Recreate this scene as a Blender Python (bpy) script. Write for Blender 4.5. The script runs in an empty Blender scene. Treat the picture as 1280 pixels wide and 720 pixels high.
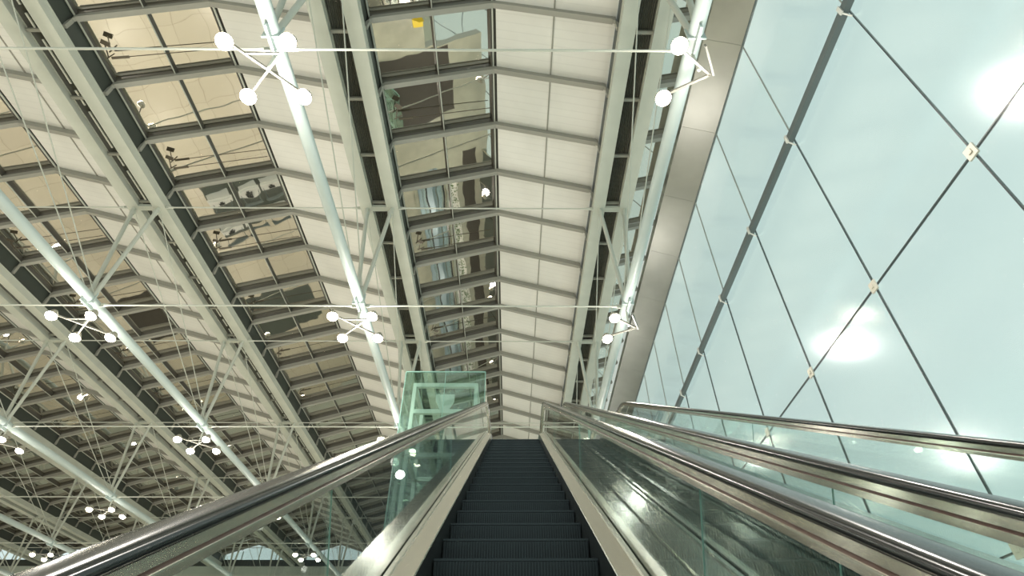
import bpy, math, random
from mathutils import Vector, Matrix
random.seed(7)
C = bpy.context.scene.collection
PI = math.pi

# ------------------------------------------------------------------ materials
def newmat(name):
    m = bpy.data.materials.new(name); m.use_nodes = True
    nt = m.node_tree
    for n in list(nt.nodes): nt.nodes.remove(n)
    out = nt.nodes.new('ShaderNodeOutputMaterial')
    return m, nt, out

def pbr(name, col, rough=0.5, metal=0.0, noise=0.0, nscale=3.0, bump=0.0, bscale=20.0, stretch=None, coat=0.0, spec=0.5):
    m, nt, out = newmat(name)
    b = nt.nodes.new('ShaderNodeBsdfPrincipled')
    b.inputs['Roughness'].default_value = rough
    b.inputs['Metallic'].default_value = metal
    b.inputs['Coat Weight'].default_value = coat
    b.inputs['Specular IOR Level'].default_value = spec
    b.inputs['Base Color'].default_value = (*col, 1)
    nt.links.new(b.outputs[0], out.inputs[0])
    tc = nt.nodes.new('ShaderNodeTexCoord')
    mp = nt.nodes.new('ShaderNodeMapping')
    if stretch: mp.inputs['Scale'].default_value = stretch
    nt.links.new(tc.outputs['Object'], mp.inputs[0])
    if noise:
        n = nt.nodes.new('ShaderNodeTexNoise'); n.inputs['Scale'].default_value = nscale
        n.inputs['Detail'].default_value = 4
        nt.links.new(mp.outputs[0], n.inputs[0])
        r = nt.nodes.new('ShaderNodeMapRange')
        r.inputs[1].default_value = .3; r.inputs[2].default_value = .7
        r.inputs[3].default_value = 1 - noise; r.inputs[4].default_value = 1 + noise
        nt.links.new(n.outputs[0], r.inputs[0])
        mx = nt.nodes.new('ShaderNodeVectorMath'); mx.operation = 'SCALE'
        mx.inputs[0].default_value = col
        nt.links.new(r.outputs[0], mx.inputs['Scale'])
        nt.links.new(mx.outputs[0], b.inputs['Base Color'])
    if bump:
        n = nt.nodes.new('ShaderNodeTexNoise'); n.inputs['Scale'].default_value = bscale
        nt.links.new(mp.outputs[0], n.inputs[0])
        bp = nt.nodes.new('ShaderNodeBump'); bp.inputs['Strength'].default_value = bump
        bp.inputs['Distance'].default_value = .05
        nt.links.new(n.outputs[0], bp.inputs['Height'])
        nt.links.new(bp.outputs[0], b.inputs['Normal'])
    return m

def brushed(name, col, rough, aniso, tangent, bump=0.0, bscale=1.0):
    m = pbr(name, col, rough, 1.0, bump=bump, bscale=bscale)
    nt = m.node_tree; b = [n for n in nt.nodes if n.type == 'BSDF_PRINCIPLED'][0]
    b.inputs['Anisotropic'].default_value = aniso
    c = nt.nodes.new('ShaderNodeCombineXYZ')
    for i in range(3): c.inputs[i].default_value = tangent[i]
    nt.links.new(c.outputs[0], b.inputs['Tangent'])
    return m

def glassmat(name, tint, refl_lo=0.04, refl_hi=0.85, power=4.0, rough=0.0, gcol=(1, 1, 1)):
    m, nt, out = newmat(name)
    t = nt.nodes.new('ShaderNodeBsdfTransparent'); t.inputs[0].default_value = (*tint, 1)
    g = nt.nodes.new('ShaderNodeBsdfGlossy'); g.inputs['Roughness'].default_value = rough
    g.inputs['Color'].default_value = (*gcol, 1)
    lw = nt.nodes.new('ShaderNodeLayerWeight'); lw.inputs[0].default_value = .5
    p = nt.nodes.new('ShaderNodeMath'); p.operation = 'POWER'; p.inputs[1].default_value = power
    nt.links.new(lw.outputs['Facing'], p.inputs[0])
    r = nt.nodes.new('ShaderNodeMapRange')
    r.inputs[3].default_value = refl_lo; r.inputs[4].default_value = refl_hi
    nt.links.new(p.outputs[0], r.inputs[0])
    mx = nt.nodes.new('ShaderNodeMixShader')
    nt.links.new(r.outputs[0], mx.inputs[0]); nt.links.new(t.outputs[0], mx.inputs[1]); nt.links.new(g.outputs[0], mx.inputs[2])
    nt.links.new(mx.outputs[0], out.inputs[0])
    return m

def emit(name, col, s):
    m, nt, out = newmat(name)
    e = nt.nodes.new('ShaderNodeEmission'); e.inputs[0].default_value = (*col, 1); e.inputs[1].default_value = s
    nt.links.new(e.outputs[0], out.inputs[0])
    m.cycles.emission_sampling = 'NONE'
    return m

def membrane():
    m, nt, out = newmat('cream_roof_panel')
    b = nt.nodes.new('ShaderNodeBsdfPrincipled'); b.inputs['Roughness'].default_value = .45
    tc = nt.nodes.new('ShaderNodeTexCoord')
    w = nt.nodes.new('ShaderNodeTexWave'); w.bands_direction = 'Y'; w.inputs['Scale'].default_value = 1.1
    w.inputs['Distortion'].default_value = .0
    n = nt.nodes.new('ShaderNodeTexNoise'); n.inputs['Scale'].default_value = .6; n.inputs['Detail'].default_value = 5
    nt.links.new(tc.outputs['Object'], w.inputs[0]); nt.links.new(tc.outputs['Object'], n.inputs[0])
    r = nt.nodes.new('ShaderNodeMapRange'); r.inputs[1].default_value = .92; r.inputs[2].default_value = 1; r.inputs[3].default_value = 1; r.inputs[4].default_value = .94
    nt.links.new(w.outputs[1], r.inputs[0])
    r2 = nt.nodes.new('ShaderNodeMapRange'); r2.inputs[1].default_value = .3; r2.inputs[2].default_value = .7; r2.inputs[3].default_value = .93; r2.inputs[4].default_value = 1.04
    nt.links.new(n.outputs[0], r2.inputs[0])
    mu = nt.nodes.new('ShaderNodeMath'); mu.operation = 'MULTIPLY'
    nt.links.new(r.outputs[0], mu.inputs[0]); nt.links.new(r2.outputs[0], mu.inputs[1])
    v = nt.nodes.new('ShaderNodeVectorMath'); v.operation = 'SCALE'; v.inputs[0].default_value = (.84, .83, .775)
    nt.links.new(mu.outputs[0], v.inputs['Scale']); nt.links.new(v.outputs[0], b.inputs['Base Color'])
    nt.links.new(b.outputs[0], out.inputs[0])
    return m

def mirrorpane():
    m, nt, out = newmat('coated_roof_glass')
    g = nt.nodes.new('ShaderNodeBsdfGlossy'); g.inputs['Roughness'].default_value = .02
    g.inputs['Color'].default_value = (.84, .81, .74, 1)
    d = nt.nodes.new('ShaderNodeBsdfDiffuse'); d.inputs[0].default_value = (.10, .10, .08, 1)
    mx = nt.nodes.new('ShaderNodeMixShader'); mx.inputs[0].default_value = .82
    nt.links.new(d.outputs[0], mx.inputs[1]); nt.links.new(g.outputs[0], mx.inputs[2])
    tc = nt.nodes.new('ShaderNodeTexCoord'); n = nt.nodes.new('ShaderNodeTexNoise')
    n.inputs['Scale'].default_value = .9; n.inputs['Detail'].default_value = 1
    nt.links.new(tc.outputs['Object'], n.inputs[0])
    bp = nt.nodes.new('ShaderNodeBump'); bp.inputs['Strength'].default_value = .10; bp.inputs['Distance'].default_value = .05
    nt.links.new(n.outputs[0], bp.inputs['Height']); nt.links.new(bp.outputs[0], g.inputs['Normal'])
    nt.links.new(mx.outputs[0], out.inputs[0])
    return m

def floormat():
    m, nt, out = newmat('beige_granite')
    b = nt.nodes.new('ShaderNodeBsdfPrincipled'); b.inputs['Roughness'].default_value = .25
    tc = nt.nodes.new('ShaderNodeTexCoord')
    br = nt.nodes.new('ShaderNodeTexBrick'); br.offset = 0
    br.inputs['Color1'].default_value = (.72, .66, .52, 1); br.inputs['Color2'].default_value = (.66, .60, .475, 1)
    br.inputs['Mortar'].default_value = (.3, .27, .2, 1); br.inputs['Scale'].default_value = .6
    br.inputs['Mortar Size'].default_value = .006; br.inputs['Brick Width'].default_value = 1.2; br.inputs['Row Height'].default_value = 1.2
    nt.links.new(tc.outputs['Object'], br.inputs[0]); nt.links.new(br.outputs[0], b.inputs['Base Color'])
    nt.links.new(b.outputs[0], out.inputs[0])
    return m

M = dict(
    paint=pbr('pale_steel_paint', (.56, .575, .50), .5, noise=.05, nscale=1.5),
    tube=pbr('bluish_white_paint', (.50, .575, .55), .42, noise=.04, nscale=1.2),
    rafter=pbr('grey_rafter_paint', (.34, .335, .29), .5),
    mullion=pbr('dark_mullion', (.10, .095, .08), .4),
    gutter=pbr('dark_gutter_metal', (.055, .065, .055), .45),
    tray=pbr('dark_corrugated_metal', (.13, .13, .11), .5, noise=.15, nscale=4),
    strip=pbr('white_strip', (.85, .85, .8), .4),
    cream=membrane(), mirror=mirrorpane(), floor=floormat(),
    steel=pbr('brushed_stainless', (.72, .69, .63), .13, 1.0, noise=.08, nscale=1.5, bump=.02, bscale=1.0, stretch=(1, .5, 1)),
    deck=brushed('polished_deck_steel', (.64, .64, .60), .19, .92, (1, 0, 0)),
    soffit=pbr('satin_soffit_steel', (.50, .50, .46), .36, 1.0, noise=.08, nscale=.8, bump=.03, bscale=1),
    rubber=pbr('black_handrail_rubber', (.022, .024, .024), .20, 0),
    seam=pbr('brown_guide_seam', (.10, .045, .03), .4),
    step=pbr('dark_step_metal', (.014, .024, .026), .42, .3, noise=.12, nscale=6),
    rib=pbr('step_rib_metal', (.022, .034, .036), .42, .3),
    skirt=pbr('black_skirt', (.018, .022, .022), .3, .2),
    glass=glassmat('balustrade_glass', (.92, .962, .947), .05, .9, 3.6),
    edge=pbr('green_glass_edge', (.28, .48, .41), .2, 0),
    guide=brushed('brushed_guide_steel', (.64, .60, .53), .20, .93, (0, -.5, .866)),
    inner=brushed('brushed_inner_deck', (.70, .68, .61), .26, .6, (1, 0, 0)),
    lift=glassmat('green_lift_glass', (.82, .915, .88), .08, .8, 3.0),
    fac=glassmat('facade_glass', (.92, .98, .965), .07, .5, 3.0, .16),
    joint=pbr('dark_joint', (.045, .06, .06), .4),
    ftube=pbr('slate_transom', (.12, .15, .15), .4),
    plate=pbr('cream_node_plate', (.72, .68, .58), .4),
    white=pbr('white_steel', (.74, .75, .70), .4),
    wall=pbr('grey_green_wall', (.50, .54, .47), .6, noise=.06, nscale=.5),
    band=pbr('dark_band', (.05, .055, .05), .5),
    carpet=pbr('dark_landing_floor', (.045, .038, .028), .7, noise=.1, nscale=8),
    yellow=pbr('yellow_sign', (.75, .55, .02), .5),
    belt=pbr('bluish_walkway_metal', (.35, .45, .50), .35, .3),
    leaf=pbr('shrub_leaf', (.10, .17, .05), .6),
    partition=pbr('dark_green_panel', (.07, .085, .07), .4),
    frame=pbr('grey_lamp_frame', (.17, .165, .14), .5),
    upfloor=pbr('grey_green_stone', (.36, .36, .28), .3, noise=.12, nscale=1.2),
    slab=pbr('slab_side', (.4, .42, .38), .6),
    housing=pbr('lamp_housing', (.45, .43, .36), .35, .3),
    lamp=emit('lamp_light', (1.0, .90, .70), 34),
    opener=pbr('dark_opener', (.12, .10, .07), .4, .3),
)

# ------------------------------------------------------------------ mesh helpers
class MB:
    def __init__(s): s.v = []; s.f = []; s.mi = []; s.mats = []; s.cur = 0; s.sm = []
    def mat(s, m):
        if m not in s.mats: s.mats.append(m)
        s.cur = s.mats.index(m); return s
    def add(s, vs, fs, smooth=False):
        o = len(s.v); s.v += [tuple(v) for v in vs]
        for f in fs: s.f.append([o + i for i in f]); s.mi.append(s.cur); s.sm.append(smooth)
        return s
    def box(s, x0, x1, y0, y1, z0, z1):
        vs = [(x, y, z) for z in (z0, z1) for y in (y0, y1) for x in (x0, x1)]
        return s.add(vs, [(0, 2, 3, 1), (4, 5, 7, 6), (0, 1, 5, 4), (2, 6, 7, 3), (0, 4, 6, 2), (1, 3, 7, 5)])
    def bar(s, a, b, w, h, up=(0, 0, 1)):
        a = Vector(a); b = Vector(b); d = (b - a).normalized(); u = Vector(up)
        if abs(d.dot(u)) > .98: u = Vector((1, 0, 0))
        r = d.cross(u).normalized(); u = r.cross(d)
        vs = []
        for p in (a, b):
            for sx, sz in ((-1, -1), (1, -1), (1, 1), (-1, 1)):
                vs.append(p + r * sx * w / 2 + u * sz * h / 2)
        return s.add(vs, [(0, 3, 2, 1), (4, 5, 6, 7), (0, 1, 5, 4), (1, 2, 6, 5), (2, 3, 7, 6), (3, 0, 4, 7)])
    def tube(s, a, b, r, r2=None, n=12, caps=True):
        if r2 is None: r2 = r
        a = Vector(a); b = Vector(b); d = (b - a).normalized()
        u = Vector((0, 0, 1)) if abs(d.z) < .9 else Vector((1, 0, 0))
        x = d.cross(u).normalized(); y = d.cross(x)
        vs = []
        for p, rr in ((a, r), (b, r2)):
            for i in range(n):
                t = 2 * PI * i / n; vs.append(p + x * math.cos(t) * rr + y * math.sin(t) * rr)
        s.add(vs, [(i, (i + 1) % n, n + (i + 1) % n, n + i) for i in range(n)], True)
        if caps:
            s.add(vs[:n], [tuple(range(n))[::-1]]); s.add(vs[n:], [tuple(range(n))])
        return s
    def lathe(s, prof, c=(0, 0, 0), axis=(0, 0, 1), n=16):
        d = Vector(axis).normalized(); u = Vector((0, 0, 1)) if abs(d.z) < .9 else Vector((1, 0, 0))
        x = d.cross(u).normalized(); y = d.cross(x); c = Vector(c); vs = []
        for r, h in prof:
            for i in range(n):
                t = 2 * PI * i / n; vs.append(c + d * h + (x * math.cos(t) + y * math.sin(t)) * r)
        fs = []
        for k in range(len(prof) - 1):
            for i in range(n):
                j = (i + 1) % n
                fs.append((k * n + i, k * n + j, (k + 1) * n + j, (k + 1) * n + i))
        return s.add(vs, fs, True)
    def sweep(s, path, sec, smooth=False, close=True, caps=True):
        """path: list of (y,z,ny,nz); sec: list of (x, n)"""
        k = len(sec); vs = []
        for (y, z, ny, nz) in path:
            for (x, n) in sec: vs.append((x, y + ny * n, z + nz * n))
        fs = []
        for i in range(len(path) - 1):
            for j in range(k if close else k - 1):
                jj = (j + 1) % k
                fs.append((i * k + j, i * k + jj, (i + 1) * k + jj, (i + 1) * k + j))
        s.add(vs, fs, smooth)
        if close and caps:
            s.add(vs[:k], [tuple(range(k))]); s.add(vs[-k:], [tuple(range(k))[::-1]])
        return s
    def build(s, name, m=None, parent=None, loc=(0, 0, 0), rz=0):
        me = bpy.data.meshes.new(name); me.from_pydata(s.v, [], s.f)
        if m is not None and not s.mats: s.mats = [m]
        for q in s.mats: me.materials.append(q)
        me.polygons.foreach_set('material_index', s.mi); me.polygons.foreach_set('use_smooth', s.sm)
        me.update()
        import bmesh
        bm = bmesh.new(); bm.from_mesh(me); bmesh.ops.recalc_face_normals(bm, faces=bm.faces); bm.to_mesh(me); bm.free()
        o = bpy.data.objects.new(name, me); C.objects.link(o)
        o.location = loc; o.rotation_euler = (0, 0, rz)
        if parent: o.parent = parent
        return o

def tag(o, label=None, cat=None, group=None, kind=None):
    if label: o['label'] = label
    if cat: o['category'] = cat
    if group: o['group'] = group
    if kind: o['kind'] = kind
    return o
def empty(name, loc=(0, 0, 0), rz=0):
    o = bpy.data.objects.new(name, None); C.objects.link(o); o.location = loc; o.rotation_euler = (0, 0, rz)
    o.empty_display_size = .2
    return o
def copy_tree(o, parent=None):
    c = o.copy(); C.objects.link(c)
    if parent: c.parent = parent
    for ch in list(o.children): copy_tree(ch, c)
    return c
ORD = ['nearest', 'second', 'third', 'fourth', 'fifth', 'sixth', 'seventh', 'eighth', 'ninth', 'tenth', 'eleventh', 'twelfth',
       'thirteenth', 'fourteenth', 'fifteenth', 'sixteenth', 'seventeenth', 'eighteenth', 'nineteenth', 'twentieth', 'twenty-first',
       'twenty-second', 'twenty-third', 'twenty-fourth', 'twenty-fifth', 'twenty-sixth', 'twenty-seventh', 'twenty-eighth',
       'twenty-ninth', 'thirtieth']
def nth(i): return 'nearest one' if i == 0 else ORD[i] + ' nearest'

# ------------------------------------------------------------------ camera
F = 700.0
PITCH = math.atan(595 / F)
cam = bpy.data.cameras.new('camera'); co = bpy.data.objects.new('camera', cam); C.objects.link(co)
cam.sensor_width = 36; cam.lens = F / 1280 * 36; cam.clip_start = .05; cam.clip_end = 400
YAW = -.0043
co.rotation_euler = (PI / 2 + PITCH, 0, YAW)
bpy.context.scene.camera = co
def project(p):
    q = co_inv @ Vector(p)
    if q.z > -.01: return None
    return (640 + F * q.x / -q.z, 360 - F * q.y / -q.z)
co_inv = (Matrix.Rotation(YAW, 4, 'Z') @ Matrix.Rotation(PI / 2 + PITCH, 4, 'X')).inverted()
def inframe(p, m=0):
    q = project(p); return q is not None and -m < q[0] < 1280 + m and -m < q[1] < 720 + m

# ------------------------------------------------------------------ roof constants
BAY = 9.1; RX0 = -.57; TX0 = 3.98; ZR = 18.60
PP = 2.24; Y0 = 7.84
NB = 7
YB, YE = -10.0, 67.0
FL = -6.0
nodesY = [5.65 + 9.07 * j for j in range(7)]
def slope(x): return -.30 * abs(x)          # rafter underside below the ridge
BAYN = ['central roof bay', 'first roof bay left of centre', 'second roof bay left of centre', 'third roof bay left of centre',
        'fourth roof bay left of centre', 'fifth roof bay left of centre', 'sixth roof bay left of centre']
TRN = ['right of the escalators', 'first left of the escalators', 'second left of the escalators', 'third left of the escalators',
       'fourth left of the escalators', 'fifth left of the escalators', 'sixth left of the escalators', 'farthest left']

# rafters -----------------------------------------------------
def rafter_mb(x0=-3.72, x1=3.72, curve=True):
    b = MB(); w = .12
    def side(sx, xe):
        pts = []
        n = 2
        for i in range(n + 1):
            x = xe * i / n
            pts.append((sx * x, slope(x)))
        if curve:
            zc = pts[-1][1]
            pts += [(sx * (xe + .10), zc - .07), (sx * (xe + .15), zc - .2), (sx * (xe + .16), zc - .5)]
        up = []
        for i, (x, z) in enumerate(pts):
            if i <= n: up.append((x, z + .24))
            else: up.append((x - sx * .1 if i > n + 1 else x, z + (.17 if i == n + 1 else .06 if i == n + 2 else 0)))
        for i in range(len(pts) - 1):
            a, c = pts[i], pts[i + 1]; ua, uc = up[i], up[i + 1]
            vs = [(a[0], -w / 2, a[1]), (a[0], w / 2, a[1]), (c[0], w / 2, c[1]), (c[0], -w / 2, c[1]),
                  (ua[0], -w / 2, ua[1]), (ua[0], w / 2, ua[1]), (uc[0], w / 2, uc[1]), (uc[0], -w / 2, uc[1])]
            b.add(vs, [(0, 1, 2, 3), (4, 7, 6, 5), (0, 3, 7, 4), (1, 5, 6, 2), (0, 4, 5, 1), (3, 2, 6, 7)])
            # bottom flange lip
        n_ = pts[n]
        b.bar((0, 0, .0), (n_[0], 0, n_[1]), .17, .035)
    if x1 > 0: side(1, x1)
    if x0 < 0: side(-1, -x0)
    return b
rows = list(range(-5, 27))
raf = rafter_mb().build('roof_rafter', M['rafter'])
first = True
for b in range(NB):
    rx = RX0 - BAY * b; cnt = 0
    for n in rows:
        y = Y0 + PP * n
        vis = any(inframe((rx + dx, y, ZR - .5)) for dx in (-3.6, -1.8, 0, 1.8, 3.6))
        if not vis: continue
        o = raf if first else raf.copy()
        if not first: C.objects.link(o)
        first = False
        o.location = (rx, y, ZR)
        tag(o, 'grey rafter, %s in the %s' % (nth(cnt), BAYN[b]), 'rafter', 'rafters of the ' + BAYN[b])
        cnt += 1
# stub rafters right of the facade truss
stub = MB(); stub.bar((-1.55, 0, -.95), (.05, 0, -.47), .12, .22); stub.bar((-1.5, 0, -1.06), (.05, 0, -.595), .17, .035)
stub.box(-1.60, -1.50, -.06, .06, -1.4, -.9)
so = stub.build('roof_rafter', M['rafter']); first = True; cnt = 0
rxr = RX0 + BAY - 2.25
for n in rows[3:]:
    y = Y0 + PP * n
    if not inframe((6.0, y, 17.5)): continue
    o = so if first else so.copy()
    if not first: C.objects.link(o)
    first = False; o.location = (rxr, y, ZR)
    tag(o, 'short pale rafter, %s, between right truss and steel soffit' % nth(cnt), 'rafter', 'short rafters beside the facade soffit')
    cnt += 1

# ceilings (cream slope) and glazed slopes ---------------------
yA, yZ = Y0 + PP * rows[0], Y0 + PP * rows[-1]
for b in range(NB):
    rx = RX0 - BAY * b
    c = MB(); x0, x1 = .07, 3.86
    for a, e, t in ((x0, x1, .25),):
        vs = [(a, yA, slope(a) + t), (e, yA, slope(e) + t), (e, YE - .05, slope(e) + t), (a, YE - .05, slope(a) + t)]
        vs += [(v[0], v[1], v[2] + .06) for v in vs]
        c.add(vs, [(0, 1, 2, 3), (4, 7, 6, 5), (0, 4, 5, 1), (1, 5, 6, 2), (2, 6, 7, 3), (3, 7, 4, 0)])
    o = c.build('ceiling', M['cream'], loc=(rx, 0, ZR)); tag(o, kind='structure')
    s = MB(); s.bar((1.95, yA, slope(1.95) + .235), (1.95, YE - .05, slope(1.95) + .235), .045, .03, (0, 0, 1))
    s.build('panel_seam', M['rafter'], o)
    g = MB()
    for n in rows[:-1]:
        ya = Y0 + PP * n + .03; yb = ya + PP - .06
        for (xa, xb) in ((-3.87, -1.97), (-1.93, -.09)):
            tx = random.gauss(0, .004); ty = random.gauss(0, .004)
            vs = []
            for (x, y) in ((xa, ya), (xb, ya), (xb, yb), (xa, yb)):
                z = slope(x) + .41 + tx * (x - (xa + xb) / 2) + ty * (y - (ya + yb) / 2)
                vs.append((x, y, z))
            vs += [(v[0], v[1], v[2] + .03) for v in vs]
            g.add(vs, [(0, 1, 2, 3), (4, 7, 6, 5), (0, 4, 5, 1), (1, 5, 6, 2), (2, 6, 7, 3), (3, 7, 4, 0)])
    o = g.build('window_%d' % (b + 2), M['mirror'], loc=(rx, 0, ZR)); tag(o, kind='structure')
    s = MB()
    for x, w in ((-3.86, .05), (-1.95, .04), (-.11, .04)):
        s.bar((x, yA, slope(x) + .32), (x, YE - .05, slope(x) + .32), w, .20)
    for n in rows: s.bar((-3.86, Y0 + PP * n, slope(3.86) + .33), (-.1, Y0 + PP * n, slope(.1) + .33), .07, .18)
    s.box(-.12, .09, yA, YE - .05, .36, .46)
    s.build('mullion', M['mullion'], o)
    s = MB()
    s.bar((-.045, yA, .225), (-.045, YE - .05, .225), .05, .05); s.bar((-3.82, yA, slope(3.82) + .185), (-3.82, YE - .05, slope(3.82) + .185), .04, .04)
    s.bar((-1.93, yA, slope(1.93) + .17), (-1.93, YE - .05, slope(1.93) + .17), .028, .03)
    s.build('glazing_bar', M['paint'], o)
    # cover so no light leaks above the panes
    s = MB(); s.add([(-3.85, yA, slope(3.85) + .56), (0, yA, .56), (0, YE - .05, .56), (-3.85, YE - .05, slope(3.85) + .56),
                     (-3.85, yA, slope(3.85) + .60), (0, yA, .60), (0, YE - .05, .60), (-3.85, YE - .05, slope(3.85) + .60)],
                    [(0, 1, 2, 3), (4, 7, 6, 5), (0, 4, 5, 1), (1, 5, 6, 2), (2, 6, 7, 3), (3, 7, 4, 0)])
    s.build('roof_backing', M['band'], o)
# glazed strip right of the facade truss
g = MB()
for n in rows[:-1]:
    ya = Y0 + PP * n + .03; yb = ya + PP - .06
    vs = [(-1.55, ya, -.80), (.9, ya, -.07), (.9, yb, -.07), (-1.55, yb, -.80)]
    vs += [(v[0], v[1], v[2] + .04) for v in vs]
    g.add(vs, [(0, 1, 2, 3), (4, 7, 6, 5), (0, 4, 5, 1), (1, 5, 6, 2), (2, 6, 7, 3), (3, 7, 4, 0)])
o = g.build('window_9', M['mirror'], loc=(rxr, 0, ZR)); tag(o, kind='structure')

# window openers: thin rods under the glazing ------------------
op = MB()
op.tube((-3.45, 0, slope(3.45) + .12), (-.15, .16, slope(.15) + .14), .016, n=6)
op.bar((-3.45, 0, slope(3.45) + .12), (-2.95, .03, slope(2.95) + .12), .07, .05)
op.bar((-3.55, .0, slope(3.5) + .14), (-3.42, -.5, slope(3.42) + .12), .03, .03)
op.bar((-3.50, -.58, slope(3.4) + .1), (-3.30, -.42, slope(3.3) + .1), .16, .03)
op.bar((-3.62, .02, slope(3.5) + .16), (-3.3, -.14, slope(3.3) + .1), .03, .03)
oo = op.build('window_opener', M['opener']); first = True
for b in range(4):
    rx = RX0 - BAY * b; cnt = 0
    for n in range(-2, 16, 2 if b else 3):
        y = Y0 + PP * n + 1.35
        if not inframe((rx - 2, y, ZR - .5)): continue
        o = oo if first else oo.copy()
        if not first: C.objects.link(o)
        first = False; o.location = (rx, y, ZR)
        tag(o, 'thin dark window opener rod, %s in the %s' % (nth(cnt), BAYN[b]), 'window opener', 'window openers of the ' + BAYN[b]); cnt += 1

# ------------------------------------------------------------------ trusses
ZF = 16.55; ZT = 12.0; NT = 8
def make_truss():
    t = empty('roof_truss')
    for sx in (-1, 1):
        c = MB(); a, b_ = sorted((sx * .28, sx * .74))
        c.box(a, b_, YB, YE - .1, ZF, ZF + .06); c.box(a, b_, YB, YE - .1, ZF + .31, ZF + .36)
        a, b_ = sorted((sx * .33, sx * .72)); c.box(a, b_, YB, YE - .1, ZF + .06, ZF + .31)
        c.build('top_chord', M['paint'], t)
        g = MB(); a, b_ = sorted((sx * .63, sx * .67)); g.box(a, b_, YB, YE - .1, ZF + .36, ZF + 1.62)
        for n in rows[:-1]:
            y = Y0 + PP * (n + .5)
        g.build('gutter_side', M['gutter'], t)
    tr = MB(); N = 9
    sec = []
    for i in range(N * 2 + 1):
        x = -.285 + .57 * i / (N * 2); sec.append((x, (.05 if (i // 1) % 2 else 0)))
    vs = []
    for y in (YB, YE - .1):
        for (x, z) in sec: vs.append((x, y, ZF + .30 + z))
    k = len(sec); tr.add(vs, [(i, i + 1, k + i + 1, k + i) for i in range(k - 1)])
    tr.build('corrugated_tray', M['tray'], t)
    cb = MB()
    for n in rows[:-1]: cb.box(-.28, .28, Y0 + PP * n - .05, Y0 + PP * n + .05, ZF + .18, ZF + .27)
    cb.build('cross_bars', M['rafter'], t)
    MB().tube((0, YB, ZT), (0, YE - .1, ZT), .165, n=20).build('bottom_chord', M['tube'], t)
    for y in nodesY:
        p = MB(); p.box(-.29, .29, y - .11, y + .11, ZF - .01, ZF + .12); p.build('cross_plate', M['paint'], t)
        for sx in (-1, 1):
            s = MB(); s.tube((sx * .08, y, ZT + .05), (sx * .48, y, ZF), .075, n=10)
            s.lathe([(.075, 0), (.10, .06), (.10, .2), (.075, .26)], (sx * .44, y, ZF - .35), (sx * .10, 0, 1), 10)
            s.build('strut', M['paint'], t)
            if y + 9.07 < YE:
                r = MB(); r.tube((sx * .50, y, ZF), (sx * .10, y + 9.07, ZT + .12), .02, n=6); r.build('brace_rod', M['paint'], t)
        n_ = MB(); n_.box(-.03, .03, y - .3, y + .3, ZT - .30, ZT - .12); n_.box(-.2, .2, y - .02, y + .02, ZT - .2, ZT + .22)
        n_.build('node_bracket', M['tube'], t)
    return t
tr0 = make_truss()
for k in range(NT):
    t = tr0 if k == 0 else copy_tree(tr0)
    t.location = (TX0 - BAY * k, 0, 0)
    tag(t, 'long pale steel roof truss with white tube chord, %s' % TRN[k], 'roof truss', 'roof trusses')
for k in range(2, NT):
    s = MB(); x = TX0 - BAY * k; y = YB; i = 0
    while y < YE - 3:
        L = 1.45 if i % 2 else .55
        s.box(-.06, .0, y, y + L, ZF + .24, ZF + .285); y += L + .24; i += 1
    tt = [o for o in C.objects if o.name.startswith('roof_truss') and abs(o.location.x - x) < .01][0]
    s.build('pale_strip', M['strip'], tt)

# ------------------------------------------------------------------ tie rods
def rod_mb(L, r=.028):
    m = MB(); m.tube((-L / 2 + .35, 0, 0), (L / 2 - .35, 0, 0), r, n=8)
    for s in (-1, 1):
        m.tube((s * (L / 2 - .36), 0, 0), (s * (L / 2 - .14), 0, 0), .03, .06, n=8)
        m.box(min(s * (L / 2 - .14), s * L / 2), max(s * (L / 2 - .14), s * L / 2), -.02, .02, -.07, .07)
    return m
ru = rod_mb(BAY - 1.44).build('tie_rod', M['paint']); rl = rod_mb(BAY - .33, .03).build('tie_rod', M['paint'])
fu = fl = True
for b in range(NB):
    cx = TX0 - BAY * (b + .5); cu = cl = 0
    for y in nodesY:
        if any(inframe((cx + d, y, ZF)) for d in (-3.5, 0, 3.5)):
            o = ru if fu else ru.copy()
            if not fu: C.objects.link(o)
            fu = False; o.location = (cx, y, ZF + .05)
            tag(o, 'upper thin tie rod, %s in the %s' % (nth(cu), BAYN[b]), 'tie rod', 'upper tie rods'); cu += 1
        if any(inframe((cx + d, y + .37, ZT)) for d in (-4.3, 0, 4.3)):
            o = rl if fl else rl.copy()
            if not fl: C.objects.link(o)
            fl = False; o.location = (cx, y + .37, ZT)
            tag(o, 'lower thin tie rod, %s under the %s' % (nth(cl), BAYN[b]), 'tie rod', 'lower tie rods'); cl += 1

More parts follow.
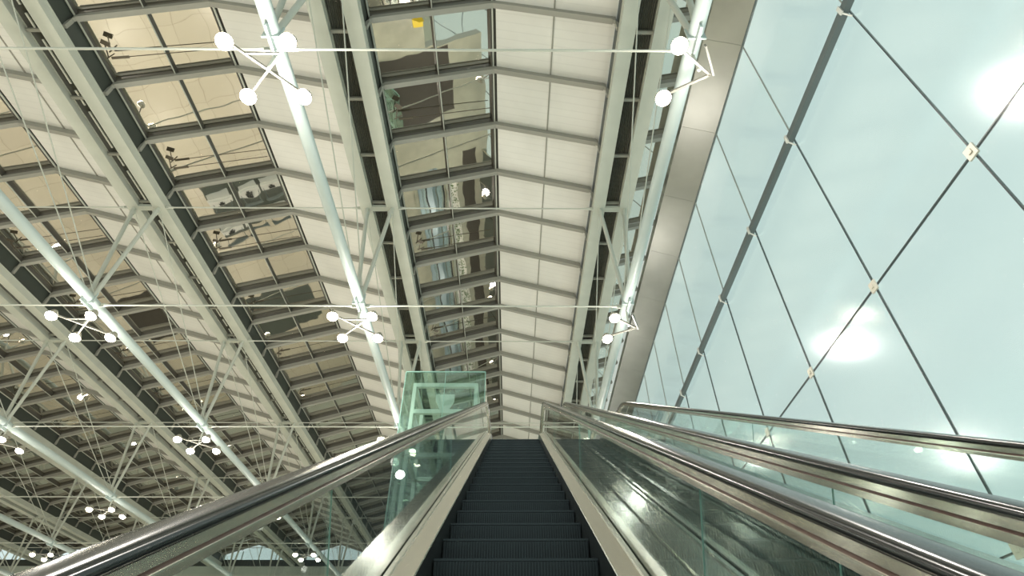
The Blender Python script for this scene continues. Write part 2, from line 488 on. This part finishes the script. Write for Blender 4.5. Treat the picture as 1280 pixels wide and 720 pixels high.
# ------------------------------------------------------------------ floodlight clusters
LZ = 11.05
def make_cluster(full=True):
    t = empty('floodlight_cluster')
    xs = ((-.65, -.6), (.65, -.6), (-.60, .62), (.62, .62)) if full else ((-.58, -.55), (-.66, .62))
    f = MB()
    if full:
        f.bar((-.6, -.55, .12), (.57, .57, .12), .05, .05); f.bar((.6, -.55, .12), (-.55, .57, .12), .05, .05)
        f.bar((-.35, -.33, .12), (.35, -.33, .12), .04, .04)
    else:
        f.bar((-.55, -.5, .12), (.25, .1, .12), .05, .05); f.bar((-.6, .57, .12), (.25, .1, .12), .05, .05)
        f.bar((.05, -.45, .3), (.32, .1, .12), .04, .2)
    f.build('mounting_frame', M['frame'], t)
    MB().tube((0, 0, .12), (0, 0, ZT - LZ - .1), .035, n=8).build('hanger', M['paint'], t)
    for (x, y) in xs:
        ax = Vector((-x * .15, -.30, -1)).normalized()
        h = MB(); c = Vector((x, y, .10))
        h.lathe([(.0, -.16), (.08, -.15), (.14, -.04), (.17, .08), (.175, .10)], c, ax)
        h.tube(c + Vector((0, 0, .02)), c + Vector((0, 0, .16)), .03, n=8)
        lo = h.build('lamp', M['housing'], t)
        e = MB(); e.lathe([(.172, .085), (.165, .12), (.13, .17), (.07, .20), (.0, .21)], c, ax); e.build('lens', M['lamp'], lo)
    return t
cf = make_cluster(); ch = make_cluster(False); fst = {0: True, 1: True}
E_PT, E_SP = 460, 1500
def dim(k, y):
    d = max(0.0, (k - 1.5)) * 9.1 + max(0.0, y - 16) * .9
    return max(.2, math.exp(-d / 26.0))
for k in range(NT):
    cnt = 0
    for j, y in enumerate(nodesY[:-1] + [nodesY[-1]]):
        x = TX0 - BAY * k
        src = ch if k == 0 else cf; key = 1 if k == 0 else 0
        if not inframe((x, y + .37, LZ), 80): continue
        t = src if fst[key] else copy_tree(src)
        fst[key] = False
        t.location = (x, y + .37, LZ)
        if k == 0: lab = 'pair of glowing floodlights under the right hand white tube, %s' % nth(cnt)
        else: lab = 'cluster of four floodlights, %s below the truss %s' % (nth(cnt), TRN[k])
        tag(t, lab, 'floodlight cluster', 'floodlight clusters under the trusses'); cnt += 1
# lamp light sources (one per cluster position, also those outside the frame)
for k in range(NT):
    for j, y in enumerate(nodesY):
        x = TX0 - BAY * k
        l = bpy.data.lights.new('floodlight', 'POINT'); l.energy = E_PT * (.5 if k == 0 else 1) * dim(k, y); l.shadow_soft_size = .2; l.color = (1, .95, .88)
        o = bpy.data.objects.new('floodlight', l); C.objects.link(o); o.location = (x, y + .37, LZ - .75)
        l = bpy.data.lights.new('floodlight_beam', 'SPOT'); l.energy = E_SP * (.5 if k == 0 else 1) * dim(k, y); l.shadow_soft_size = .2; l.color = (1, .95, .87)
        l.spot_size = 2.2; l.spot_blend = .6
        o = bpy.data.objects.new('floodlight_beam', l); C.objects.link(o); o.location = (x, y + .37, LZ - .75)

# ------------------------------------------------------------------ facade
def fx(y): return 7.0 + .024 * y
FY = [5.18 + 3.19 * i for i in range(-5, 20)]
rowsZ = [-2.6, 2.3, 7.18, 12.1, 17.07]
m = MB()
zz = [FL] + rowsZ
for i in range(len(FY) - 1):
    for j in range(len(zz) - 1):
        y0, y1 = FY[i] + .012, FY[i + 1] - .012; z0, z1 = zz[j] + .012, zz[j + 1] - .012
        j1, j2 = random.gauss(0, .0016), random.gauss(0, .0016)
        vs = [(fx(y0) - j1, y0, z0), (fx(y1) + j1, y1, z0), (fx(y1) + j1, y1, z1), (fx(y0) - j1, y0, z1)]
        vs += [(v[0] + .02, v[1], v[2]) for v in vs]
        m.add(vs, [(0, 1, 2, 3), (4, 7, 6, 5), (0, 4, 5, 1), (1, 5, 6, 2), (2, 6, 7, 3), (3, 7, 4, 0)])
fac = m.build('window_1', M['fac']); tag(fac, kind='structure')
m = MB()
for y in FY: m.box(fx(y) - .010, fx(y) + .03, y - .011, y + .011, FL, 12.1)
for z in rowsZ[:3]:
    m.bar((fx(FY[0]) + .009, FY[0], z), (fx(FY[-1]) + .009, FY[-1], z), .038, .024)
m.build('joint', M['joint'], fac)
m = MB()
for y in FY: m.box(fx(y) - .010, fx(y) + .03, y - .009, y + .009, 12.1, 17.07)
m.build('upper_joint', M['rafter'], fac)
m = MB(); m.bar((fx(FY[0]) - .1, FY[0], 12.1), (fx(FY[-1]) - .1, FY[-1], 12.1), .14, .19)
m.build('transom', M['ftube'], fac)
for y in FY:
    for z in rowsZ[1:4]:
        if not inframe((fx(y), y, z), 30): continue
        p = MB()
        if z < 10:
            p.box(-.05, -.015, -.10, .10, -.11, .11); p.box(-.07, -.05, -.035, .035, -.035, .035)
            p.build('node_plate', M['plate'], fac, (fx(y), y, z))
        else:
            p.box(-.21, -.175, -.045, .045, -.12, .12); p.bar((-.18, -.0, .12), (-.02, -.0, .24), .03, .03); p.bar((-.18, 0, -.12), (-.02, 0, -.24), .03, .03)
            p.build('transom_clip', M['white'], fac, (fx(y), y, z))
# slanted steel soffit above the facade
m = MB()
for i in range(len(FY) - 1):
    y0, y1 = FY[i] + .004, FY[i + 1] - .004
    def pr(y): return [(fx(y) - 1.02 - .010 * y, 17.48), (fx(y) + .03, 17.05), (fx(y) + .03, 17.17), (fx(y) - 1.0 - .010 * y, 17.9)]
    a, b_ = pr(y0), pr(y1)
    vs = [(p[0], y0, p[1]) for p in a] + [(p[0], y1, p[1]) for p in b_]
    m.add(vs, [(0, 1, 5, 4), (1, 2, 6, 5), (2, 3, 7, 6), (3, 0, 4, 7), (0, 3, 2, 1), (4, 5, 6, 7)])
o = m.build('trim_1', M['soffit']); tag(o, kind='structure')
m = MB()
m.add([(fx(FY[0]) - .01, FY[0], 17.02), (fx(FY[-1]) - .01, FY[-1], 17.02), (fx(FY[-1]) + .05, FY[-1], 17.02), (fx(FY[0]) + .05, FY[0], 17.02),
       (fx(FY[0]) - .01, FY[0], 17.07), (fx(FY[-1]) - .01, FY[-1], 17.07), (fx(FY[-1]) + .05, FY[-1], 17.07), (fx(FY[0]) + .05, FY[0], 17.07)],
      [(0, 1, 2, 3), (4, 7, 6, 5), (0, 4, 5, 1), (1, 5, 6, 2), (2, 6, 7, 3), (3, 7, 4, 0)])
m.build('edge_strip', M['ftube'], o)

# ------------------------------------------------------------------ hall shell
o = MB().box(-61, 9.2, -30, YE + 1, FL - .3, FL).build('floor', M['floor']); tag(o, kind='structure')
o = MB().box(-61.4, -61, -30, YE + 1, FL, 19.3).build('wall_left', M['wall']); tag(o, kind='structure')
m = MB(); m.mat(M['wall']).box(-61, 8.7, YE, YE + .3, FL, 16.6); m.mat(M['band']).box(-61, 8.7, YE - .06, YE + .3, 16.6, 17.25)
o = m.build('wall_far'); tag(o, kind='structure')
gw = MB(); gf = MB()
for b in range(NB):
    rx = RX0 - BAY * b
    gw.add([(rx - 3.8, YE + .1, 17.25), (rx + 3.8, YE + .1, 17.25), (rx + 3.8, YE + .1, 17.6), (rx, YE + .1, 18.8), (rx - 3.8, YE + .1, 17.6)], [(0, 1, 2, 3, 4)])
    for s in (-1.9, 0, 1.9): gf.box(rx + s - .04, rx + s + .04, YE + .0, YE + .1, 17.25, 18.7 - abs(s) * .3)
    gf.box(rx - 5.2, rx - 3.8, YE, YE + .2, 17.25, 18.3)
o = gw.build('window_10', M['fac']); tag(o, kind='structure'); gf.build('window_frame', M['wall'], o)

# ------------------------------------------------------------------ escalators
TH = math.radians(30)
NY, NZ = -math.sin(TH), math.cos(TH)
c0 = 1.01 / math.cos(TH)                         # nose line passes c0 under the camera
ZL = 5.40; YU = (ZL + c0) / math.tan(TH); YL = (FL + c0) / math.tan(TH)
YEND_U, YEND_L = 13.1, YL - 1.5
R = 1.6; TL = R * math.tan(TH / 2)
def basepath(step=.12):
    P = []
    y = YEND_L
    P.append((YEND_L, FL, 0.0)); P.append((YL - TL, FL, 0.0))
    cy, cz = YL - TL, FL + R
    for i in range(1, 9):
        a = TH * i / 8; P.append((cy + R * math.sin(a), cz - R * math.cos(a), a))
    s0 = P[-1]; cu, cuz = YU + TL, ZL - R
    e = (cu - R * math.sin(TH), cuz + R * math.cos(TH))
    L = math.hypot(e[0] - s0[0], e[1] - s0[1]); n = int(L / 1.0)
    for i in range(1, n + 1):
        P.append((s0[0] + (e[0] - s0[0]) * i / n, s0[1] + (e[1] - s0[1]) * i / n, TH))
    for i in range(1, 9):
        a = TH * (1 - i / 8); P.append((cu - R * math.sin(a), cuz + R * math.cos(a), a))
    P.append((YEND_U, ZL, 0.0))
    return [(y, z, -math.sin(a), math.cos(a)) for y, z, a in P]
BP = basepath()
def arclen(P):
    s = [0]
    for i in range(1, len(P)): s.append(s[-1] + math.hypot(P[i][0] - P[i - 1][0], P[i][1] - P[i - 1][1]))
    return s
BS = arclen(BP)
def at_s(s):
    for i in range(1, len(BP)):
        if s <= BS[i] or i == len(BP) - 1:
            t = (s - BS[i - 1]) / (BS[i] - BS[i - 1]); a, b = BP[i - 1], BP[i]
            v = [a[q] + (b[q] - a[q]) * t for q in range(4)]; l = math.hypot(v[2], v[3])
            return (v[0], v[1], v[2] / l, v[3] / l)
def sub(s0, s1):
    return [at_s(s0)] + [BP[i] for i in range(len(BP)) if s0 + .01 < BS[i] < s1 - .01] + [at_s(s1)]
def zy(y):
    for i in range(1, len(BP)):
        if BP[i][0] >= y:
            a, b = BP[i - 1], BP[i]; return a[1] + (b[1] - a[1]) * (y - a[0]) / (b[0] - a[0])
    return ZL
HN = .765        # handrail centre offset
def handpath():
    r = .30; out = []
    y, z = BP[0][0], BP[0][1]
    cz = z + HN - r
    for i in range(0, 10):
        a = PI * i / 10; out.append((y - r * math.sin(PI - a) , cz - r * math.cos(a), -math.sin(PI - a), -math.cos(a)))
    for p in BP: out.append((p[0] + p[2] * HN, p[1] + p[3] * HN, p[2], p[3]))
    y, z = BP[-1][0], BP[-1][1]; cz = z + HN - r
    for i in range(1, 11):
        a = PI * i / 10; out.append((y + r * math.sin(a), cz + r * math.cos(a), math.sin(a), math.cos(a)))
    return out
HP = handpath()

def make_step():
    m = MB(); m.mat(M['step'])
    prof = [(0, 0), (.395, 0), (.395, -.05), (.10, -.245), (.045, -.245), (.02, -.12), (.004, -.03)]
    k = len(prof); vs = [(x, y, z) for x in (-.498, .498) for (y, z) in prof]
    m.add(vs, [tuple(range(k)), tuple(range(2 * k - 1, k - 1, -1))] + [(i, (i + 1) % k, k + (i + 1) % k, k + i) for i in range(k)])
    m.mat(M['rib']); N = 54
    for i in range(N):
        x = -.485 + .97 * i / (N - 1)
        m.box(x - .0035, x + .0035, -.002, .395, 0, .007)
        m.add([(x - .0035, -.006, .004), (x + .0035, -.006, .004), (x + .0035, .004, -.12), (x - .0035, .004, -.12), (x - .0035, .035, -.24), (x + .0035, .035, -.24),
               (x - .0035, .01, 0), (x + .0035, .01, 0), (x + .0035, .025, -.12), (x - .0035, .025, -.12), (x - .0035, .05, -.24), (x + .0035, .05, -.24)],
              [(0, 1, 2, 3), (3, 2, 5, 4), (0, 3, 9, 6), (1, 7, 8, 2), (3, 4, 10, 9), (2, 8, 11, 5)])
    m.mat(M['rib']); m.box(-.498, .498, -.008, .006, -.010, .003)
    return m

def make_escalator():
    t = empty('escalator')
    sm = make_step(); st = None; y = YEND_L + .35
    ph = .06; k0 = math.ceil((YEND_L + .4) / .4)
    y = k0 * .4 + ph
    while y < YEND_U - 1.0:
        if st is None: st = sm.build('step', None, t); o = st
        else: o = st.copy(); C.objects.link(o)
        o.location = (0, y, zy(y)); y += .4
    comb = MB(); comb.box(-.5, .5, YEND_U - .95, YEND_U + .55, ZL - .05, ZL + .012)
    for i in range(30):
        x = -.48 + .96 * i / 29; comb.box(x - .006, x + .006, YEND_U - 1.05, YEND_U - .95, ZL - .01, ZL + .01)
    comb.build('landing_plate', M['steel'], t)
    comb = MB(); comb.box(-.5, .5, YEND_L - .9, YEND_L + .4, FL + .004, FL + .02)
    comb.build('landing_plate', M['steel'], t)
    allp = sub(0, BS[-1])
    # joint positions: a joint 1.85 m up the slope from the camera foot point
    ysj = 2.25; sj = None
    for i in range(1, len(BP)):
        if BP[i][0] >= ysj:
            sj = BS[i - 1] + (ysj - BP[i - 1][0]) / (BP[i][0] - BP[i - 1][0]) * (BS[i] - BS[i - 1]); break
    PL = 3.7; js = [sj + PL * q for q in range(-12, 12)]; js = [0] + [j for j in js if .6 < j < BS[-1] - .6] + [BS[-1]]
    for sx in (-1, 1):
        def S(sec): return [(sx * x, n) for x, n in sec]
        sk = MB().sweep(allp, S([(.503, -.14), (.503, .10), (.512, .105), (.512, -.14)])); sk.build('skirt_panel', M['skirt'], t)
        d = MB().sweep(allp, S([(.503, .100), (.507, .107), (.598, .138), (.598, .158), (.622, .158), (.622, .08), (.52, .08)]), False)
        d.build('inner_deck', M['inner'], t)
        d = MB().sweep(allp, S([(.641, .152), (.665, .152), (.67, .140), (.842, .136), (.855, .120), (.855, .06), (.641, .06)]))
        d.build('outer_deck', M['deck'], t)
        d = MB().sweep(allp, S([(.655, .06), (.850, .06), (.850, -.95), (.835, -.95), (.835, .0), (.655, .0)]))
        d.build('side_cladding', M['deck'], t)
        for a, b_ in zip(js[:-1], js[1:]):
            g = MB(); g.mat(M['glass']); p = sub(a + .002, b_ - .002)
            g.sweep(p, S([(.628, .10), (.628, .70), (.635, .70), (.635, .10)]), caps=False)
            g.mat(M['edge'])
            for q in (p[0], p[-1]):
                v = [(sx * x, q[0] + q[2] * n, q[1] + q[3] * n) for x, n in ((.629, .10), (.629, .70), (.634, .70), (.634, .10))]
                g.add(v, [(0, 1, 2, 3)])
            g.build('glass_panel', None, t)
        for e, yq, zq in ((1, BP[-1][0], BP[-1][1]), (-1, BP[0][0], BP[0][1])):
            g = MB(); r = .245; n = 10; cz = zq + HN - .30; out = [(yq, zq + .10)]
            for i in range(n + 1):
                a = PI * i / n; out.append((yq + e * r * math.sin(a), cz - r * math.cos(a)))
            vs = [(sx * .626, y_, z_) for y_, z_ in out] + [(sx * .637, y_, z_) for y_, z_ in out]; k = len(out)
            g.add(vs, [tuple(range(k)), tuple(range(2 * k - 1, k - 1, -1))] + [(i, (i + 1) % k, k + (i + 1) % k, k + i) for i in range(k)])
            g.build('glass_panel', M['glass'], t)
        gd = MB(); gd.mat(M['guide'])
        gd.sweep(HP, S([(.603, -.043), (.603, -.020), (.600, -.014), (.664, -.014), (.661, -.020), (.661, -.043)]))
        gd.mat(M['seam']); gd.sweep(HP, S([(.607, -.052), (.607, -.043), (.657, -.043), (.657, -.052)]))
        gd.mat(M['guide']); gd.sweep(HP, S([(.603, -.074), (.603, -.052), (.661, -.052), (.661, -.074)]))
        gd.mat(M['inner']); gd.sweep(HP, S([(.6005, -.0575), (.6005, -.053), (.606, -.053), (.606, -.0575)]))
        gd.build('handrail_guide', None, t)
        c = .632; sec = []
        for i in range(13):
            a = PI * i / 12; sec.append((c - .041 * (abs(math.cos(a)) ** .6) * (1 if math.cos(a) > 0 else -1), -.010 + .022 * (math.sin(a) ** .7)))
        sec += [(c + .036, -.018), (c - .036, -.018)]
        MB().sweep(HP, S(sec), True).build('handrail', M['rubber'], t)
    und = MB().sweep(allp, [(-.83, -.95), (.83, -.95), (.83, -.90), (-.83, -.90)]); und.build('underside', M['slab'], t)
    return t
EYAW = -.0105
esc = make_escalator(); esc.rotation_euler = (0, 0, EYAW)
tag(esc, 'escalator with dark ribbed steps rising straight ahead in the centre', 'escalator', None)
e2 = copy_tree(esc); e2.location = (1.725, 0, 0)
tag(e2, 'second escalator with glass sides, on the right next to the facade', 'escalator', None)

# landing at the top
m = MB(); m.mat(M['upfloor']).box(-.70, 3.0, YEND_U + .58, 64, ZL - .03, ZL); m.mat(M['slab']).box(-.70, 3.0, YEND_U + .58, 64, ZL - .6, ZL - .03)
m.mat(M['upfloor']).box(3.0, 6.9, YEND_U + 3, 64, ZL - .03, ZL); m.mat(M['slab']).box(3.0, 6.9, YEND_U + 3, 64, ZL - .6, ZL - .03)
ld = m.build('upper_landing'); tag(ld, 'upper floor landing slab at the top of the two escalators', 'landing')
# long stand-ins added on the upper floor to colour the central roof glass reflection
t = empty('added_walkway', (2.0, 42, ZL)); tag(t, 'long bluish walkway added on the upper floor to colour the roof glass reflection', 'moving walkway')
MB().box(-.5, .5, -17, 18, 0.001, .05).build('belt', M['belt'], t)
for sx in (-1, 1):
    MB().box(sx * .62 - .02, sx * .62 + .02, -17, 18, .05, .9).build('glass_side', M['glass'], t)
    MB().box(sx * .62 - .05, sx * .62 + .05, -17, 18, .9, .96).build('handrail', M['rubber'], t)
    MB().box(sx * .72 - .14, sx * .72 + .14, -17, 18, 0.001, .06).build('side_deck', M['belt'], t)
t = empty('planter', (3.7, 42, ZL)); tag(t, 'long green shrub planter added on the upper floor to colour the roof glass reflection', 'planter')  # added for the greenish strip it gives in the reflection
m = MB()
for (a, b_, c_, d_) in ((-.45, -.40, -16, 17), (.40, .45, -16, 17), (-.4, .4, -16, -15.95), (-.4, .4, 16.95, 17)): m.box(a, b_, c_, d_, .001, .45)
m.box(-.4, .4, -15.95, 16.95, .001, .3); m.build('trough', M['cream'], t)
m = MB()
for i in range(900):
    x = random.uniform(-.42, .42); y = random.uniform(-15.9, 16.9); z = random.uniform(.32, .6); a = random.uniform(0, 6.28); q = random.uniform(.06, .13)
    d = Vector((math.cos(a), math.sin(a), random.uniform(-.2, .6))) * q; e_ = Vector((-math.sin(a), math.cos(a), .2)) * q * .5; p = Vector((x, y, z))
    m.add([p - d, p + e_, p + d, p - e_], [(0, 1, 2, 3)])
m.build('shrubs', M['leaf'], t)['kind'] = 'stuff'
m = MB(); m.box(4.9, 5.9, 24, 62, ZL + .001, ZL + .015); o = m.build('added_runner', M['carpet']); tag(o, 'dark brown runner added on the upper floor to darken the roof glass reflection', 'carpet runner')  # unseen strip, added for its dark reflection
t = empty('partition', (6.45, 43, ZL)); tag(t, 'long dark green partition added below the facade to darken the roof glass reflection', 'partition')  # added out of direct view so panes near the ridge reflect something dark
m = MB(); m.box(-.04, .04, -18.5, 18.5, .1, 2.0); m.build('panel', M['partition'], t)
for i in range(13): MB().box(-.07, .07, -18.5 + 3.08 * i - .04, -18.5 + 3.08 * i + .04, .001, 2.1).build('post', M['steel'], t)
# counters and dark mats added in the hall below to vary the left roof reflections
for i, (x0, x1, y0, y1) in enumerate(((-13.5, -7, 31, 37), (-24, -16, 29, 34), (-15, -8, 46, 52), (-27, -17, 44, 51), (-40, -30, 20, 30))):
    m = MB(); m.box(x0, x1, y0, y1, FL, FL + .012); o = m.build('reflection_mat', M['carpet'] if i % 2 else M['partition'])
    tag(o, 'large dark mat added in the hall for roof reflections, %s from the escalators' % nth(i), 'mat', 'dark mats in the hall below')
ct = empty('added_counter')  # invented counters, added as clutter for the roof glass to reflect
m = MB(); m.box(-.8, .8, -.35, .35, 0.013, .95); m.box(-.9, .9, -.42, .42, .95, 1.0); m.box(-.8, .8, -.35, -.3, 1.0, 1.3); m.build('desk', M['white'], ct)
m = MB(); m.box(-.03, .03, .03, .09, 1.0, 1.15); m.box(-.26, .26, .03, .07, 1.12, 1.45); m.box(-.12, .12, -.02, .14, 1.0, 1.015); m.build('screen', M['rubber'], ct)
m = MB(); m.box(-.75, -.70, .2, .25, 1.0, 2.3); m.box(.70, .75, .2, .25, 1.0, 2.3); m.box(-.85, .85, .17, .28, 2.3, 2.62); m.build('sign_board', M['ftube'], ct)
for i in range(16):
    o = ct if i == 0 else copy_tree(ct)
    o.location = (-12.6 + 2.0 * (i % 4) - (10 if i >= 8 else 0), 32.5 + 3.0 * ((i // 4) % 2) - (3 if i >= 8 else 0), FL)
    tag(o, 'white counter with screen added below for roof reflections, %s from the escalators' % nth(i), 'counter', 'service counters in the hall below')
m = MB(); m.box(-.3, 4.6, YEND_U + 3.1, 21, ZL, ZL + .012)
o = m.build('reflection_mat', M['carpet']); tag(o, 'large dark brown mat on the upper landing, mirrored in the roof glass', 'mat')
m = MB(); m.box(-.28, .28, -.5, .5, .0, .02); m.add([(-.25, -.06, .02), (.25, -.06, .02), (.25, .06, .02), (-.25, .06, .02), (-.18, 0, .5), (.18, 0, .5)], [(0, 1, 5, 4), (3, 4, 5, 2), (0, 4, 3), (1, 2, 5)])
o = m.build('floor_sign', M['yellow'], None, (2.75, YEND_U + 1.2, ZL)); tag(o, 'small yellow sign standing at the top of the second escalator', 'sign')

# ------------------------------------------------------------------ lift tower
lt = empty('glass_lift_shaft', (-2.10, 15.8, FL))
tag(lt, 'green glass lift shaft with white frame behind the escalator, left of centre', 'lift shaft')
W = 1.30; D = 2.4; H = 9.8 - FL
g = MB()
levels = [0, 2.4, 4.8, 7.2, 9.4, 11.4, 13.05, H]
for z0, z1 in zip(levels[:-1], levels[1:]):
    for (xa, xb) in ((-W, -.01), (.01, W)):
        g.box(xa, xb, 0, .015, z0 + .01, z1 - .01); g.box(xa, xb, D - .015, D, z0 + .01, z1 - .01)
    for x in (-W, W - .015):
        g.box(x, x + .015, .02, D / 2 - .01, z0 + .01, z1 - .01); g.box(x, x + .015, D / 2 + .01, D - .02, z0 + .01, z1 - .01)
g.box(-W, W, 0, D, H, H + .02)
g.build('glass_cladding', M['lift'], lt)
for sx in (-1, 1):
    for yy in (.28, D - .28):
        MB().box(sx * (W - .30) - .055, sx * (W - .30) + .055, yy - .055, yy + .055, 0, H - .28).build('corner_post', M['white'], lt)
for z in [H - .35, H - 1.3, H - 2.75, 11.4 - .8, 8.2, 5.6, 3.0]:
    r = MB()
    a = W - .30
    r.box(-a, a, .22, .34, z - .07, z + .07); r.box(-a, a, D - .34, D - .22, z - .07, z + .07)
    r.box(-a - .06, -a + .06, .28, D - .28, z - .07, z + .07); r.box(a - .06, a + .06, .28, D - .28, z - .07, z + .07)
    r.build('ring_beam', M['white'], lt)
r = MB(); r.box(-.07, .07, .34, .46, 0, H - 1.25)
v = []
for yy in (.36, .44): v += [(-.30, yy, H - .62), (.30, yy, H - .62), (.30, yy, H - .85), (.09, yy, H - 1.25), (-.09, yy, H - 1.25), (-.30, yy, H - .85)]
r.add(v, [(0, 1, 2, 3, 4, 5), (11, 10, 9, 8, 7, 6)] + [(i, (i + 1) % 6, 6 + (i + 1) % 6, 6 + i) for i in range(6)])
r.build('guide_mast', M['white'], lt)
e = MB()
for x in (-W, W):
    for yy in (0, D): e.box(x - .012, x + .012, yy - .012, yy + .012, 0, H)
e.box(-.008, .008, -.005, .02, 0, H); e.box(-W, W, -.01, .01, H - .01, H + .03)
e.build('glass_edge', M['edge'], lt)

# ------------------------------------------------------------------ world and view
w = bpy.data.worlds.new('sky'); bpy.context.scene.world = w; w.use_nodes = True
nt = w.node_tree; bg = nt.nodes['Background']
bg.inputs[0].default_value = (.79, .905, .89, 1); bg.inputs[1].default_value = 1.0
sc = bpy.context.scene
sc.view_settings.view_transform = 'Standard'; sc.view_settings.look = 'None'
sc.view_settings.exposure = 0; sc.view_settings.gamma = 1; sc.view_settings.use_curve_mapping = False
sc.cycles.max_bounces = 14; sc.cycles.transparent_max_bounces = 40; sc.cycles.glossy_bounces = 8
sc.cycles.sample_clamp_indirect = 8
